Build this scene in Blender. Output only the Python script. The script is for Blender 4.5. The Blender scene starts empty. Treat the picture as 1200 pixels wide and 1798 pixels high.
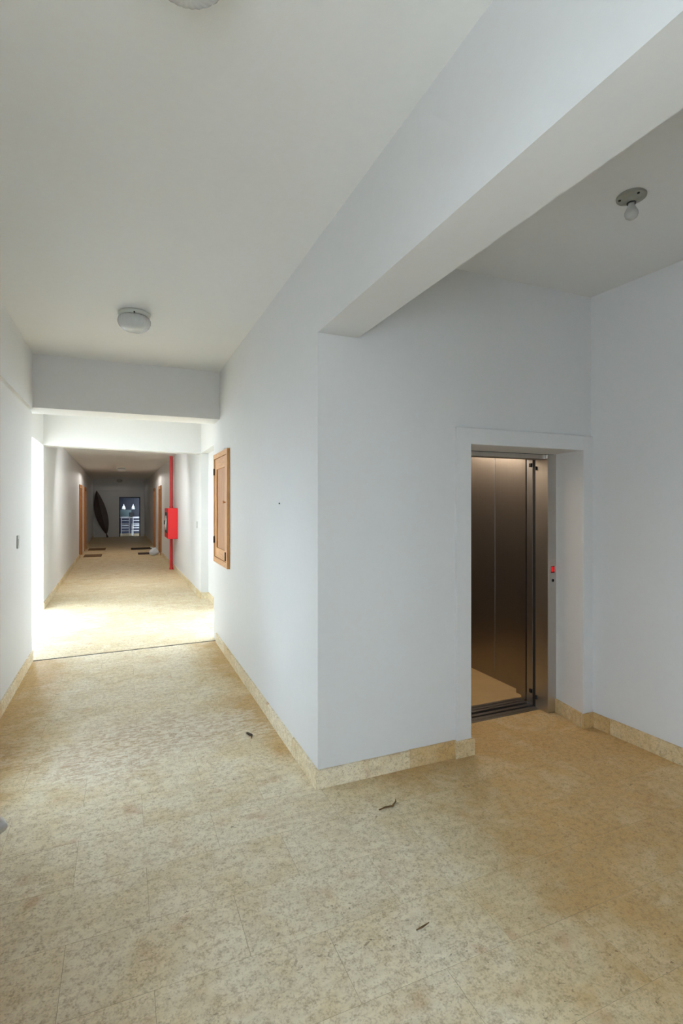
import bpy, bmesh, math, random
from mathutils import Vector, Matrix
random.seed(7)
scene = bpy.context.scene
COL = scene.collection

# ------------------------------------------------------------------ camera
FPX, HORIZON, VPX, CAMH = 903.0, 886.0, 215.0, 1.6      # pixels of the 1200 x 1798 frame, metres
YAW = math.atan((600 - VPX) / FPX)
cam = bpy.data.cameras.new('camera')
cam.sensor_fit = 'VERTICAL'
cam.sensor_height = 36.0
cam.lens = FPX / 1798.0 * 36.0
cam.shift_y = -(899.0 - HORIZON) / 1798.0
cam.clip_start = 0.02
camo = bpy.data.objects.new('camera', cam)
COL.objects.link(camo)
camo.location = (0, 0, CAMH)
camo.rotation_euler = (math.pi / 2, 0, -YAW)
scene.camera = camo

# ------------------------------------------------------------------ daylight and exposure
world = bpy.data.worlds.new('sky')
scene.world = world
world.use_nodes = True
bg = world.node_tree.nodes['Background']
bg.inputs[0].default_value = (0.725, 0.865, 1.0, 1)
bg.inputs[1].default_value = 4.2
sun = bpy.data.lights.new('sun', 'SUN')          # high tropical sun on the paving outside, none of it reaches indoors directly
sun.energy = 6.0; sun.angle = 0.05; sun.color = (1.0, .98, .95)
suno = bpy.data.objects.new('sun', sun); COL.objects.link(suno)
suno.rotation_euler = (math.radians(-20), 0, 0)
scene.view_settings.view_transform = 'Standard'
scene.view_settings.look = 'None'
scene.view_settings.gamma = 1
scene.view_settings.exposure = 1.97
scene.view_settings.use_curve_mapping = False
scene.cycles.diffuse_bounces = 7
scene.cycles.max_bounces = 10
scene.cycles.sample_clamp_indirect = 8.0

# ------------------------------------------------------------------ materials
def new_mat(name):
    m = bpy.data.materials.new(name)
    m.use_nodes = True
    return m, m.node_tree.nodes, m.node_tree.links, m.node_tree.nodes['Principled BSDF']

class NG:
    """short node writer"""
    def __init__(s, m):
        s.n, s.l = m.node_tree.nodes, m.node_tree.links
    def new(s, t, **k):
        x = s.n.new(t)
        for a, b in k.items(): setattr(x, a, b)
        return x
    def put(s, sock, v):
        if hasattr(v, 'is_output') or isinstance(v, bpy.types.NodeSocket): s.l.new(v, sock)
        else: sock.default_value = v
    def math(s, op, a, b=0.0, c=0.0, clamp=False):
        x = s.new('ShaderNodeMath', operation=op, use_clamp=clamp)
        s.put(x.inputs[0], a); s.put(x.inputs[1], b); s.put(x.inputs[2], c)
        return x.outputs[0]
    def vmath(s, op, a, b=(0, 0, 0)):
        x = s.new('ShaderNodeVectorMath', operation=op)
        s.put(x.inputs[0], a); s.put(x.inputs[1], b)
        return x.outputs[0]
    def noise(s, vec, scale, detail=4, rough=0.55, dist=0.0):
        x = s.new('ShaderNodeTexNoise')
        s.put(x.inputs['Vector'], vec); x.inputs['Scale'].default_value = scale
        x.inputs['Detail'].default_value = detail; x.inputs['Roughness'].default_value = rough
        x.inputs['Distortion'].default_value = dist
        return x.outputs['Fac']
    def vor(s, vec, scale):
        x = s.new('ShaderNodeTexVoronoi')
        s.put(x.inputs['Vector'], vec); x.inputs['Scale'].default_value = scale
        return x.outputs['Distance']
    def rng(s, v, a, b, c=0.0, d=1.0, smooth=True):
        x = s.new('ShaderNodeMapRange', interpolation_type='SMOOTHSTEP' if smooth else 'LINEAR')
        s.put(x.inputs['Value'], v)
        for i, q in zip(('From Min', 'From Max', 'To Min', 'To Max'), (a, b, c, d)): s.put(x.inputs[i], q)
        return x.outputs['Result']
    def mix(s, f, a, b, mode='MIX'):
        x = s.new('ShaderNodeMix', data_type='RGBA', blend_type=mode)
        s.put(x.inputs[0], f); s.put(x.inputs[6], a); s.put(x.inputs[7], b)
        return x.outputs[2]
    def bump(s, h, strength, dist=0.01, normal=None):
        x = s.new('ShaderNodeBump')
        x.inputs['Strength'].default_value = strength; x.inputs['Distance'].default_value = dist
        s.put(x.inputs['Height'], h)
        if normal is not None: s.put(x.inputs['Normal'], normal)
        return x.outputs[0]

def C(r, g, b): return (r, g, b, 1)
def srgb(r, g, b):
    f = lambda c: (c / 255 / 12.92) if c / 255 <= 0.04045 else ((c / 255 + 0.055) / 1.055) ** 2.4
    return (f(r), f(g), f(b), 1)

def simple(name, col, rough=0.5, metal=0.0, bump=0.0, bscale=60, var=0.06, spec=None):
    m, n, l, p = new_mat(name); g = NG(m)
    pos = g.new('ShaderNodeTexCoord').outputs['Object']
    v = g.noise(pos, bscale * 0.2, 3)
    c2 = C(*[max(0, q * (1 - 2 * var)) for q in col[:3]])
    l.new(g.mix(v, c2, col), p.inputs['Base Color'])
    p.inputs['Roughness'].default_value = rough
    p.inputs['Metallic'].default_value = metal
    if spec is not None: p.inputs['Specular IOR Level'].default_value = spec
    if bump: l.new(g.bump(g.noise(pos, bscale, 3), bump, 0.004), p.inputs['Normal'])
    return m

def wall_paint(name, col, scuff=0.5):
    m, n, l, p = new_mat(name); g = NG(m)
    pos = g.new('ShaderNodeNewGeometry').outputs['Position']
    big = g.noise(pos, 1.3, 5, 0.6)
    fine = g.noise(pos, 28, 4, 0.6)
    c = g.mix(g.rng(big, 0.35, 0.7, 0.0, 0.5 * scuff), col, C(col[0] * .93, col[1] * .925, col[2] * .90))
    c = g.mix(g.rng(fine, 0.3, 0.75, 0.0, 0.18), c, C(col[0] * .9, col[1] * .9, col[2] * .88))
    l.new(c, p.inputs['Base Color'])
    p.inputs['Roughness'].default_value = 0.62
    p.inputs['Specular IOR Level'].default_value = 0.3
    h = g.math('ADD', g.math('MULTIPLY', g.noise(pos, 6, 4), 0.6), g.math('MULTIPLY', g.noise(pos, 120, 2), 0.12))
    l.new(g.bump(h, 0.22, 0.008), p.inputs['Normal'])
    return m

M = {}
M['wall'] = wall_paint('white wall paint', C(.69, .69, .685))
M['ceiling'] = wall_paint('white ceiling paint', C(.72, .72, .71), 0.3)

def stone(name, mode):
    m, n, l, p = new_mat(name); g = NG(m)
    pos = g.new('ShaderNodeNewGeometry').outputs['Position']
    rnd = g.new('ShaderNodeObjectInfo').outputs['Random']
    off = g.new('ShaderNodeCombineXYZ')
    g.put(off.inputs[0], g.math('MULTIPLY', rnd, 41.0)); g.put(off.inputs[1], g.math('MULTIPLY', rnd, 17.0)); g.put(off.inputs[2], g.math('MULTIPLY', rnd, 9.0))
    v = g.vmath('ADD', pos, off.outputs[0])
    st = g.vmath('MULTIPLY', v, (0.32, 1.0, 1.0))                # bedding runs along the long side of a tile
    sep = g.new('ShaderNodeSeparateXYZ'); l.new(pos, sep.inputs[0])
    X, Y = sep.outputs[0], sep.outputs[1]
    cloud = g.noise(v, 3.2, 6, 0.62, 0.6)
    world_cloud = g.noise(pos, 1.7, 4, 0.6)
    streak = g.noise(st, 26, 5, 0.62, 0.4)
    grain = g.math('ADD', g.math('MULTIPLY', g.noise(v, 38, 5, 0.7), .55), g.math('MULTIPLY', g.noise(v, 130, 3, 0.6), .45))
    pale, mid, tan, rust = srgb(236, 226, 200), srgb(224, 206, 168), srgb(204, 170, 114), srgb(188, 132, 84)
    if mode == 'floor':
        ax = g.math('ABSOLUTE', g.math('SUBTRACT', X, 0.12))
        lob = g.rng(Y, 2.5, 3.5, 1.0, 0.0)
        lo = g.math('ADD', 0.42, g.math('MULTIPLY', lob, 0.38))
        hi = g.math('ADD', 0.84, g.math('MULTIPLY', lob, 0.95))
        axn = g.math('ADD', ax, g.math('MULTIPLY', g.math('SUBTRACT', world_cloud, 0.5), 0.7))
        wear = g.rng(axn, lo, hi, 0.16, 0.90)
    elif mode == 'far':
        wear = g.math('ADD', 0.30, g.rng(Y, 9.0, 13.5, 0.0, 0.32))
    else:
        wear = g.math('ADD', g.rng(X, 1.3, 2.2, 0.15, 0.6), g.math('MULTIPLY', rnd, 0.4))
    t = g.math('ADD', wear, g.math('MULTIPLY', g.math('SUBTRACT', rnd, 0.5), 0.14))
    t = g.math('ADD', t, g.math('MULTIPLY', g.math('SUBTRACT', g.math('ADD', g.math('MULTIPLY', cloud, .45), g.math('MULTIPLY', g.noise(pos, 4.2, 6, 0.65, 0.5), .75)), 0.6), 1.35), clamp=True)
    c = g.mix(g.rng(t, 0.0, 0.5), pale, mid)
    c = g.mix(g.rng(t, 0.42, 1.0), c, tan)
    c = g.mix(g.rng(g.noise(v, 5.5, 3, 0.5), 0.60, 0.78, 0.0, 0.5), c, rust)
    c = g.mix(g.rng(streak, 0.35, 0.75, 0.0, 0.30), c, srgb(172, 153, 118))
    c = g.mix(g.rng(grain, 0.44, 0.66, 0.0, 0.60), c, srgb(148, 122, 82))
    sq = g.vmath('MULTIPLY', v, (0.62, 1.0, 1.0))
    pit = g.math('MULTIPLY', g.rng(g.noise(sq, 70, 3, 0.55, 0.5), 0.61, 0.72), g.rng(g.noise(v, 5, 4), 0.46, 0.62, 0.0, 1.0))
    pit2 = g.math('MULTIPLY', g.rng(g.noise(sq, 24, 4, 0.6, 0.8), 0.67, 0.73), g.rng(g.noise(v, 2.3, 2), 0.46, 0.6))
    pits = g.math('MAXIMUM', pit, pit2)
    c = g.mix(g.math('MULTIPLY', pits, 0.55), c, srgb(112, 90, 60))
    h = g.math('ADD', g.math('MULTIPLY', streak, 0.55), g.math('MULTIPLY', grain, 0.5))
    h = g.math('SUBTRACT', h, g.math('MULTIPLY', pits, 0.6))
    if mode == 'floor':
        # spalled band of stone worn rough across the corridor
        dx = g.math('MULTIPLY', g.math('SUBTRACT', X, 0.15), 0.55)
        dy = g.math('SUBTRACT', Y, 3.75)
        d = g.math('SQRT', g.math('ADD', g.math('MULTIPLY', dx, dx), g.math('MULTIPLY', dy, dy)))
        patch = g.rng(g.math('ADD', d, g.math('MULTIPLY', g.math('SUBTRACT', world_cloud, 0.5), 0.9)), 0.18, 0.62, 1.0, 0.0)
        chips = g.rng(g.noise(g.vmath('MULTIPLY', pos, (0.5, 1, 1)), 34, 4, 0.6, 1.0), 0.44, 0.56)
        hole = g.math('MULTIPLY', g.math('SUBTRACT', 1.0, chips), patch)
        c = g.mix(g.math('MULTIPLY', hole, 0.38), c, srgb(158, 118, 82))
        c = g.mix(g.math('MULTIPLY', g.math('MULTIPLY', chips, patch), 0.36), c, srgb(228, 222, 208))
        h = g.math('SUBTRACT', h, g.math('MULTIPLY', hole, 0.8))
    l.new(c, p.inputs['Base Color'])
    l.new(g.rng(grain, 0.3, 0.7, 0.42, 0.72), p.inputs['Roughness'])
    p.inputs['Specular IOR Level'].default_value = 0.35
    l.new(g.bump(h, 0.55, 0.006), p.inputs['Normal'])
    return m
M['floor'] = stone('travertine floor', 'floor')
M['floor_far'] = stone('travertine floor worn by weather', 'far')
M['skirt'] = stone('travertine skirting', 'skirt')
M['grout'] = simple('grout', srgb(176, 158, 126), 0.9, bump=0.3)
M['joint'] = simple('joint filler', srgb(46, 44, 50), 0.9)
M['paving'] = simple('pale concrete paving', srgb(176, 180, 184), 0.9, bump=0.3)

def wood(name, a, b, axis=2, scale=1.0):
    m, n, l, p = new_mat(name); g = NG(m)
    pos = g.new('ShaderNodeTexCoord').outputs['Object']
    s = [14 * scale] * 3; s[axis] = 1.4 * scale
    v = g.vmath('MULTIPLY', pos, tuple(s))
    f = g.noise(v, 2.6, 6, 0.6, 1.4)
    f2 = g.noise(v, 11, 3)
    c = g.mix(g.rng(f, 0.3, 0.7), a, b)
    c = g.mix(g.rng(f2, 0.45, 0.8, 0, 0.4), c, C(b[0] * .6, b[1] * .55, b[2] * .5))
    l.new(c, p.inputs['Base Color']); p.inputs['Roughness'].default_value = 0.45
    l.new(g.bump(f2, 0.15, 0.002), p.inputs['Normal'])
    return m
M['wood'] = wood('honey wood', srgb(220, 166, 104), srgb(196, 138, 78))
M['wood_h'] = wood('honey wood rail', srgb(220, 166, 104), srgb(196, 138, 78), 1)
M['wood_panel'] = wood('honey wood panel', srgb(196, 142, 84), srgb(172, 116, 64))
M['wood_door'] = wood('orange wood door', srgb(188, 130, 72), srgb(160, 104, 52))
M['wood_dark'] = wood('dark brown wood', srgb(74, 46, 34), srgb(46, 30, 24), 2, 0.6)

def steel(name, col, rough):
    m, n, l, p = new_mat(name); g = NG(m)
    pos = g.new('ShaderNodeTexCoord').outputs['Object']
    br = g.noise(g.vmath('MULTIPLY', pos, (220, 220, 1.5)), 3, 3)
    l.new(g.mix(g.rng(br, .3, .7), C(col[0] * .9, col[1] * .9, col[2] * .9), col), p.inputs['Base Color'])
    p.inputs['Metallic'].default_value = 1.0
    l.new(g.rng(br, .3, .7, rough * .85, rough * 1.15), p.inputs['Roughness'])
    l.new(g.bump(br, 0.05, 0.001), p.inputs['Normal'])
    return m
M['steel'] = steel('brushed stainless steel', C(.62, .58, .53), 0.38)
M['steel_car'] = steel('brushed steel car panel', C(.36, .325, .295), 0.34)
M['alu'] = steel('aluminium profile', C(.46, .45, .44), 0.35)
M['black'] = simple('black rubber', C(.012, .012, .012), 0.6)
M['iron'] = simple('blackened iron', C(.04, .035, .03), 0.5, 0.7)
M['chrome'] = simple('satin chrome', C(.62, .63, .66), 0.28, 1.0)
M['red'] = simple('red enamel', srgb(214, 22, 26), 0.4, bump=0.05)
M['red_pipe'] = simple('red painted pipe', srgb(196, 26, 32), 0.45, bump=0.05)
M['plastic'] = simple('white plastic', srgb(224, 224, 220), 0.4)
M['plastic_old'] = simple('aged white plastic', srgb(186, 186, 178), 0.4)
M['enamel'] = simple('white enamel', srgb(204, 205, 196), 0.45)
M['porcelain'] = simple('old porcelain', srgb(158, 158, 146), 0.4, bump=0.3, var=0.18)
M['mat_dark'] = simple('dark coir', srgb(46, 38, 32), 0.95, bump=0.8, bscale=120)
M['mat_brown'] = simple('brown coir', srgb(112, 84, 52), 0.95, bump=0.8, bscale=120)
M['chair_white'] = simple('white painted wood', srgb(222, 224, 230), 0.45)
M['navy'] = simple('dark blue cabinet', srgb(30, 36, 62), 0.4)
M['teal'] = simple('grey green tile', srgb(120, 140, 142), 0.4)
M['bag'] = simple('thin white plastic film', srgb(222, 230, 238), 0.35, bump=0.6, bscale=40)
M['twig'] = simple('dry twig', srgb(110, 84, 50), 0.9, bump=0.4)
M['dry_leaf'] = simple('dry leaf', srgb(60, 46, 34), 0.9, bump=0.4)
M['car_floor'] = simple('car floor stone', srgb(196, 166, 118), 0.5, var=0.12, bump=0.1, bscale=30)

def glass(name, col, rough):
    m, n, l, p = new_mat(name); g = NG(m)
    pos = g.new('ShaderNodeTexCoord').outputs['Object']
    p.inputs['Base Color'].default_value = col
    p.inputs['Roughness'].default_value = rough
    p.inputs['Transmission Weight'].default_value = 0.9
    p.inputs['IOR'].default_value = 1.45
    l.new(g.bump(g.noise(pos, 90, 2), 0.2, 0.004), p.inputs['Normal'])
    return m
M['glass'] = glass('pressed glass', C(.95, .96, .95), 0.22)
M['frost'] = glass('frosted bulb glass', C(.62, .62, .60), 0.5)
M['glass'].node_tree.nodes['Principled BSDF'].inputs['Transmission Weight'].default_value = 0.6
M['frost'].node_tree.nodes['Principled BSDF'].inputs['Transmission Weight'].default_value = 0.35

def emit(name, col, s):
    m, n, l, p = new_mat(name)
    p.inputs['Base Color'].default_value = col
    p.inputs['Emission Color'].default_value = col
    p.inputs['Emission Strength'].default_value = s
    return m
M['car_light'] = emit('lift car ceiling light', C(1.0, .82, .62), 2.0)
M['pendant_lit'] = emit('lit pendant glass', C(.80, .92, 1.0), 1.4)
M['digit'] = emit('red display segments', C(1.0, .015, .02), .16)
M['display'] = simple('dark red display glass', C(.10, .004, .006), 0.25)

# ------------------------------------------------------------------ mesh helpers
def skew(x, y):
    """the far wing stands a touch off the line of the near corridor"""
    return x - max(0.0, y - 9.0) * 0.0105

class MB:
    def __init__(s): s.bm = bmesh.new()
    def box(s, x0, x1, y0, y1, z0, z1, far=False, bev=0.0):
        pts = [(x, y, z) for z in (z0, z1) for (x, y) in ((x0, y0), (x1, y0), (x1, y1), (x0, y1))]
        if far: pts = [(skew(x, y), y, z) for x, y, z in pts]
        return s._hexa(pts, bev)
    def _hexa(s, pts, bev=0.0):
        v = [s.bm.verts.new(p) for p in pts]
        fs = [(0, 3, 2, 1), (4, 5, 6, 7), (0, 1, 5, 4), (1, 2, 6, 5), (2, 3, 7, 6), (3, 0, 4, 7)]
        F = [s.bm.faces.new([v[i] for i in f]) for f in fs]
        if bev:
            es = list({e for f in F for e in f.edges})
            bmesh.ops.bevel(s.bm, geom=es, offset=bev, segments=2, affect='EDGES', profile=0.5)
        return s
    def prism(s, poly, z0, z1):
        """poly counter clockwise in plan, between two heights"""
        a = [s.bm.verts.new((x, y, z0)) for x, y in poly]; b = [s.bm.verts.new((x, y, z1)) for x, y in poly]
        s.bm.faces.new(a[::-1]); s.bm.faces.new(b)
        for i in range(len(poly)):
            j = (i + 1) % len(poly); s.bm.faces.new((a[i], a[j], b[j], b[i]))
        return s
    def tube(s, pts, r, seg=10, cap=True):
        """round rod along a path; r a number or one per point"""
        pts = [Vector(p) for p in pts]; rings = []
        for i, p in enumerate(pts):
            d = (pts[min(i + 1, len(pts) - 1)] - pts[max(i - 1, 0)]).normalized()
            up = Vector((0, 0, 1)) if abs(d.z) < 0.9 else Vector((1, 0, 0))
            a = d.cross(up).normalized(); b = d.cross(a)
            rr = r[i] if isinstance(r, (list, tuple)) else r
            rings.append([s.bm.verts.new(p + a * (rr * math.cos(2 * math.pi * k / seg)) + b * (rr * math.sin(2 * math.pi * k / seg))) for k in range(seg)])
        for q, w in zip(rings, rings[1:]):
            for k in range(seg): s.bm.faces.new((q[k], q[(k + 1) % seg], w[(k + 1) % seg], w[k]))
        if cap:
            s.bm.faces.new(rings[0][::-1]); s.bm.faces.new(rings[-1])
        return s
    def lathe(s, prof, seg=40, rib=0.0, nrib=0, loc=(0, 0, 0)):
        """profile of (radius, z) turned about z; rib waves the radius"""
        rings = []
        for r, z in prof:
            if r < 1e-6: rings.append([s.bm.verts.new((loc[0], loc[1], loc[2] + z))]); continue
            ring = []
            for k in range(seg):
                t = 2 * math.pi * k / seg
                q = r * (1 + rib * math.cos(nrib * t))
                ring.append(s.bm.verts.new((loc[0] + q * math.cos(t), loc[1] + q * math.sin(t), loc[2] + z)))
            rings.append(ring)
        for a, b in zip(rings, rings[1:]):
            for k in range(seg):
                j = (k + 1) % seg
                f = ([a[0], b[k], b[j]] if len(a) == 1 else [a[k], b[0], a[j]] if len(b) == 1 else [a[k], b[k], b[j], a[j]])
                if len(a) == 1 and len(b) == 1: continue
                s.bm.faces.new(f)
        return s
    def build(s, name, mat, parent=None, smooth=False, loc=(0, 0, 0)):
        bmesh.ops.recalc_face_normals(s.bm, faces=s.bm.faces)
        me = bpy.data.meshes.new(name); s.bm.to_mesh(me); s.bm.free()
        if smooth:
            for f in me.polygons: f.use_smooth = True
            try: me.set_sharp_from_angle(angle=math.radians(40))
            except Exception: pass
        me.materials.append(mat)
        o = bpy.data.objects.new(name, me); COL.objects.link(o)
        o.location = loc
        if parent is not None: o.parent = parent
        return o

def tag(o, label=None, cat=None, group=None, kind=None):
    if label: o['label'] = label
    if cat: o['category'] = cat
    if group: o['group'] = group
    if kind: o['kind'] = kind
    return o
def empty(name, loc=(0, 0, 0), rz=0.0):
    o = bpy.data.objects.new(name, None); COL.objects.link(o)
    o.location = loc; o.rotation_euler = (0, 0, rz); o.empty_display_size = 0.1
    return o
def copy_tree(o, parent=None):
    c = o.copy(); COL.objects.link(c)
    if parent is not None: c.parent = parent
    for ch in list(o.children): copy_tree(ch, c)
    return c
def struct(o, label): return tag(o, label, kind='structure')

def clip(poly, a, b):
    """keep the side of the line a>b that lies on its left"""
    out = []
    side = lambda p: (b[0] - a[0]) * (p[1] - a[1]) - (b[1] - a[1]) * (p[0] - a[0])
    for i in range(len(poly)):
        p, q = poly[i], poly[(i + 1) % len(poly)]
        sp, sq = side(p), side(q)
        if sp >= 0: out.append(p)
        if (sp > 0 > sq) or (sp < 0 < sq):
            t = sp / (sp - sq); out.append((p[0] + (q[0] - p[0]) * t, p[1] + (q[1] - p[1]) * t))
    return out
def area(poly): return 0.5 * sum(poly[i][0] * poly[(i + 1) % len(poly)][1] - poly[(i + 1) % len(poly)][0] * poly[i][1] for i in range(len(poly)))

# ------------------------------------------------------------------ measures of the place
CEIL = 3.10
XR = 1.015                   # corridor side wall, right
XL, XLB = -0.855, -0.822     # left wall, and the beam that stands proud above it
YW = 2.722                   # wall with the lift
BEAM = 2.572                 # underside of the beams
YB0, YB1 = 5.905, 6.30       # cross beam at the end of the near wing
YJ0, YJ1 = 6.062, 6.137      # expansion joint at x = -0.85 and x = 1.02
YF = 9.0                     # front of the far wing
FXL, FXR = -1.11, 1.232      # far corridor walls
FCEIL, FBEAM = 2.80, 2.49
YEND = 27.9
YBACK = -3.2
def xright(y): return 3.128 + (YW - y) * 0.062          # lobby right wall is not quite square
T = 0.20

# ------------------------------------------------------------------ floors
JW = 0.034
joint_y = lambda x: YJ0 + (x + 0.85) / 1.87 * (YJ1 - YJ0)
fl = MB().prism([(-1.1, YBACK), (3.75, YBACK), (3.75, YW + 0.40), (1.3, YW + 0.40), (1.3, joint_y(1.3)), (-1.1, joint_y(-1.1))], -0.12, -0.0008).build('floor', M['grout'])
struct(fl, 'near floor of worn beige travertine tiles in staggered rows')
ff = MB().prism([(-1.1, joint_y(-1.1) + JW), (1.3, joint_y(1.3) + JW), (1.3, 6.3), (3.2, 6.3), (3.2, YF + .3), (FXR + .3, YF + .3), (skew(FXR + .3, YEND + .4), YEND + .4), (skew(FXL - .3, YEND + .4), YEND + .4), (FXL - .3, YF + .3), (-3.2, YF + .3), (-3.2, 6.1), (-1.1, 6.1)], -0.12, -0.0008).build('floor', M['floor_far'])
struct(ff, 'pale sunlit floor beyond the dark joint, running down the far corridor')
jt = MB().prism([(-1.1, joint_y(-1.1)), (1.3, joint_y(1.3)), (1.3, joint_y(1.3) + JW), (-1.1, joint_y(-1.1) + JW)], -0.12, -0.003).build('trim_1', M['joint'])
struct(jt, 'thin dark expansion joint slanting across the corridor floor')

TL, TW, GAP = 0.61, 0.311, 0.0014
def tile_mesh(poly, mat, cx, cy):
    """stone slab with a small chamfer"""
    bm = bmesh.new(); n = len(poly); ins = 0.0008
    c = Vector((cx, cy))
    top, mid, bot = [], [], []
    for x, y in poly:
        d = Vector((x, y)) - c
        k = Vector((-math.copysign(min(ins, abs(d.x)), d.x), -math.copysign(min(ins, abs(d.y)), d.y)))
        top.append(bm.verts.new((x - cx + k.x, y - cy + k.y, 0.0))); mid.append(bm.verts.new((x - cx, y - cy, -0.0007))); bot.append(bm.verts.new((x - cx, y - cy, -0.016)))
    bm.faces.new(top)
    for i in range(n):
        j = (i + 1) % n
        bm.faces.new((mid[i], mid[j], top[j], top[i])); bm.faces.new((bot[i], bot[j], mid[j], mid[i]))
    bmesh.ops.recalc_face_normals(bm, faces=bm.faces)
    me = bpy.data.meshes.new('tile'); bm.to_mesh(me); bm.free(); me.materials.append(mat)
    return me
full = {}
def lay(parent, mat, x0, x1, y0, y1, cuts, key):
    k0 = math.floor((y0 - 1.49) / TW)
    k = k0
    while 1.49 + k * TW < y1:
        ry = 1.49 + k * TW
        ox = 0.097 if k % 2 == 0 else -0.19
        i = math.floor((x0 - ox) / TL)
        while ox + i * TL < x1:
            tx = ox + i * TL
            poly = [(tx + GAP / 2, ry + GAP / 2), (tx + TL - GAP / 2, ry + GAP / 2), (tx + TL - GAP / 2, ry + TW - GAP / 2), (tx + GAP / 2, ry + TW - GAP / 2)]
            p0 = list(poly)
            for a, b in cuts + [((x0, y0), (x1, y0)), ((x1, y0), (x1, y1)), ((x1, y1), (x0, y1)), ((x0, y1), (x0, y0))]:
                poly = clip(poly, a, b)
                if len(poly) < 3: break
            i += 1
            if len(poly) < 3 or area(poly) < 0.0015: continue
            cx = sum(p[0] for p in poly) / len(poly); cy = sum(p[1] for p in poly) / len(poly)
            if len(poly) == 4 and abs(area(poly) - area(p0)) < 1e-7:
                if key not in full: full[key] = tile_mesh(poly, mat, cx, cy)
                me = full[key]
            else: me = tile_mesh(poly, mat, cx, cy)
            o = bpy.data.objects.new('tile', me); COL.objects.link(o); o.parent = parent
            o.location = (cx, cy, random.uniform(-0.0002, 0.0004))
        k += 1
cutj = [((5, joint_y(5)), (-5, joint_y(-5)))]
lay(fl, M['floor'], XL - .02, 3.6, -0.4, YW, [], 'near')
lay(fl, M['floor'], XL - .02, XR + .02, YW, 6.4, cutj, 'near')
lay(fl, M['floor'], 2.03, 3.1, YW, 3.088, [], 'near')
cutf = [((-5, joint_y(-5) + JW), (5, joint_y(5) + JW))]
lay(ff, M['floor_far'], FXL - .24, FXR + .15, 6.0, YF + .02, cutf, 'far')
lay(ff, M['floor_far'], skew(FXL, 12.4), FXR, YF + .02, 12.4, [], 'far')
back_fl = MB().box(-.85, 3.6, YBACK, -0.402, -0.004, -0.0002).build('tile', M['floor'], fl)

# ------------------------------------------------------------------ walls, beams and ceilings of the near wing
def wall(name, label, mat='wall', **k):
    return None
W = M['wall']
# left wall with the doorway (hinge at y = 1.93) of the door that stands ajar beside the camera
DY0, DY1, DH = 0.98, 1.93, 2.12
b = MB()
LY0, LY1, LZ0, LZ1 = -2.0, -0.2, 0.45, 2.12
b.box(XL - T, XL, YBACK, LY0, 0, BEAM - .022); b.box(XL - T, XL, LY1, DY0, 0, BEAM - .022); b.box(XL - T, XL, LY0, LY1, 0, LZ0); b.box(XL - T, XL, LY0, LY1, LZ1, BEAM - .022)
NY0, NY1, NZ0, NZ1 = 3.15, 3.70, 0.50, 1.70
b.box(XL - T, XL, DY1, NY0, 0, BEAM - .022); b.box(XL - T, XL, NY1, 6.10, 0, BEAM - .022); b.box(XL - T, XL, NY0, NY1, 0, NZ0); b.box(XL - T, XL, NY0, NY1, NZ1, BEAM - .022)
b.box(XL - T, XL, DY0, DY1, DH, BEAM - .022)
struct(b.build('wall_left', W), 'long white painted wall on the left of the near corridor')
struct(MB().box(XL - T, XLB, YBACK, YB0, BEAM - .022, CEIL).build('beam', W), 'shallow white beam along the top of the left wall')
# right corridor wall and the beam that carries on over the lobby
struct(MB().box(XR, XR + T, YW, YB1, 0, CEIL).build('wall_right', W), 'white corridor wall running from the sharp corner to the bright gap')
struct(MB().box(XR, XR + .25, YBACK, YW, BEAM, CEIL).build('beam', W), 'deep white ceiling beam between the corridor and the lift lobby')
struct(MB().box(XLB - .2, XR, YB0, YB1, BEAM - .006, CEIL).build('beam', W), 'grey white cross beam at the end of the near corridor')
# wall with the lift opening
OX0, OX1, OZ = 2.058, 3.036, 1.988
WD = 0.31
b = MB()
b.box(XR + T, OX0, YW, YW + WD, 0, CEIL)
b.prism([(OX1, YW), (3.6, YW), (3.6, YW + WD), (3.088, YW + WD)], 0, OZ)
b.box(OX0, 3.6, YW, YW + WD, OZ, CEIL)
struct(b.build('wall_back', W), 'white lobby wall that holds the lift opening')
# plaster band round the opening
BX0, BX1, BZ, BP = 1.945, 3.129, 2.093, 0.018
b = MB()
b.box(BX0, OX0, YW - BP, YW + .002, 0, BZ, bev=.003); b.box(OX1, BX1, YW - BP, YW + .002, 0, BZ, bev=.003); b.box(OX0 - .004, OX1 + .004, YW - BP, YW + .002, OZ, BZ, bev=.003)
struct(b.build('trim_2', W), 'raised white plaster band framing the lift opening')
# lobby right wall, back wall with a window added for daylight
b = MB(); b.prism([(xright(YW), YW), (xright(YBACK), YBACK), (xright(YBACK) + .3, YBACK), (3.6, YW)], 0, CEIL)
struct(b.build('wall_side', W), 'plain white wall on the right of the lift lobby')
WX0, WX1, WZ0, WZ1 = -0.45, 0.55, 0.9, 2.2
b = MB()
b.box(XL - T, WX0, YBACK - T, YBACK, 0, CEIL); b.box(WX1, 3.8, YBACK - T, YBACK, 0, CEIL)
b.box(WX0, WX1, YBACK - T, YBACK, 0, WZ0); b.box(WX0, WX1, YBACK - T, YBACK, WZ1, CEIL)
struct(b.build('wall_rear', W), 'white wall with a wide window behind the viewpoint')
wr = struct(empty('window_1', ((WX0 + WX1) / 2, YBACK - .1, WZ0)), 'wide white framed window behind the viewpoint')
wl = (WX1 - WX0) / 2; wh = WZ1 - WZ0
for (x0, x1, z0, z1) in ((-wl, -wl + .05, 0, wh), (wl - .05, wl, 0, wh), (-wl, wl, 0, .05), (-wl, wl, wh - .05, wh), (-.025, .025, 0, wh)):
    MB().box(x0, x1, -.03, .03, z0, z1).build('frame_member', M['plastic'], wr)
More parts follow.
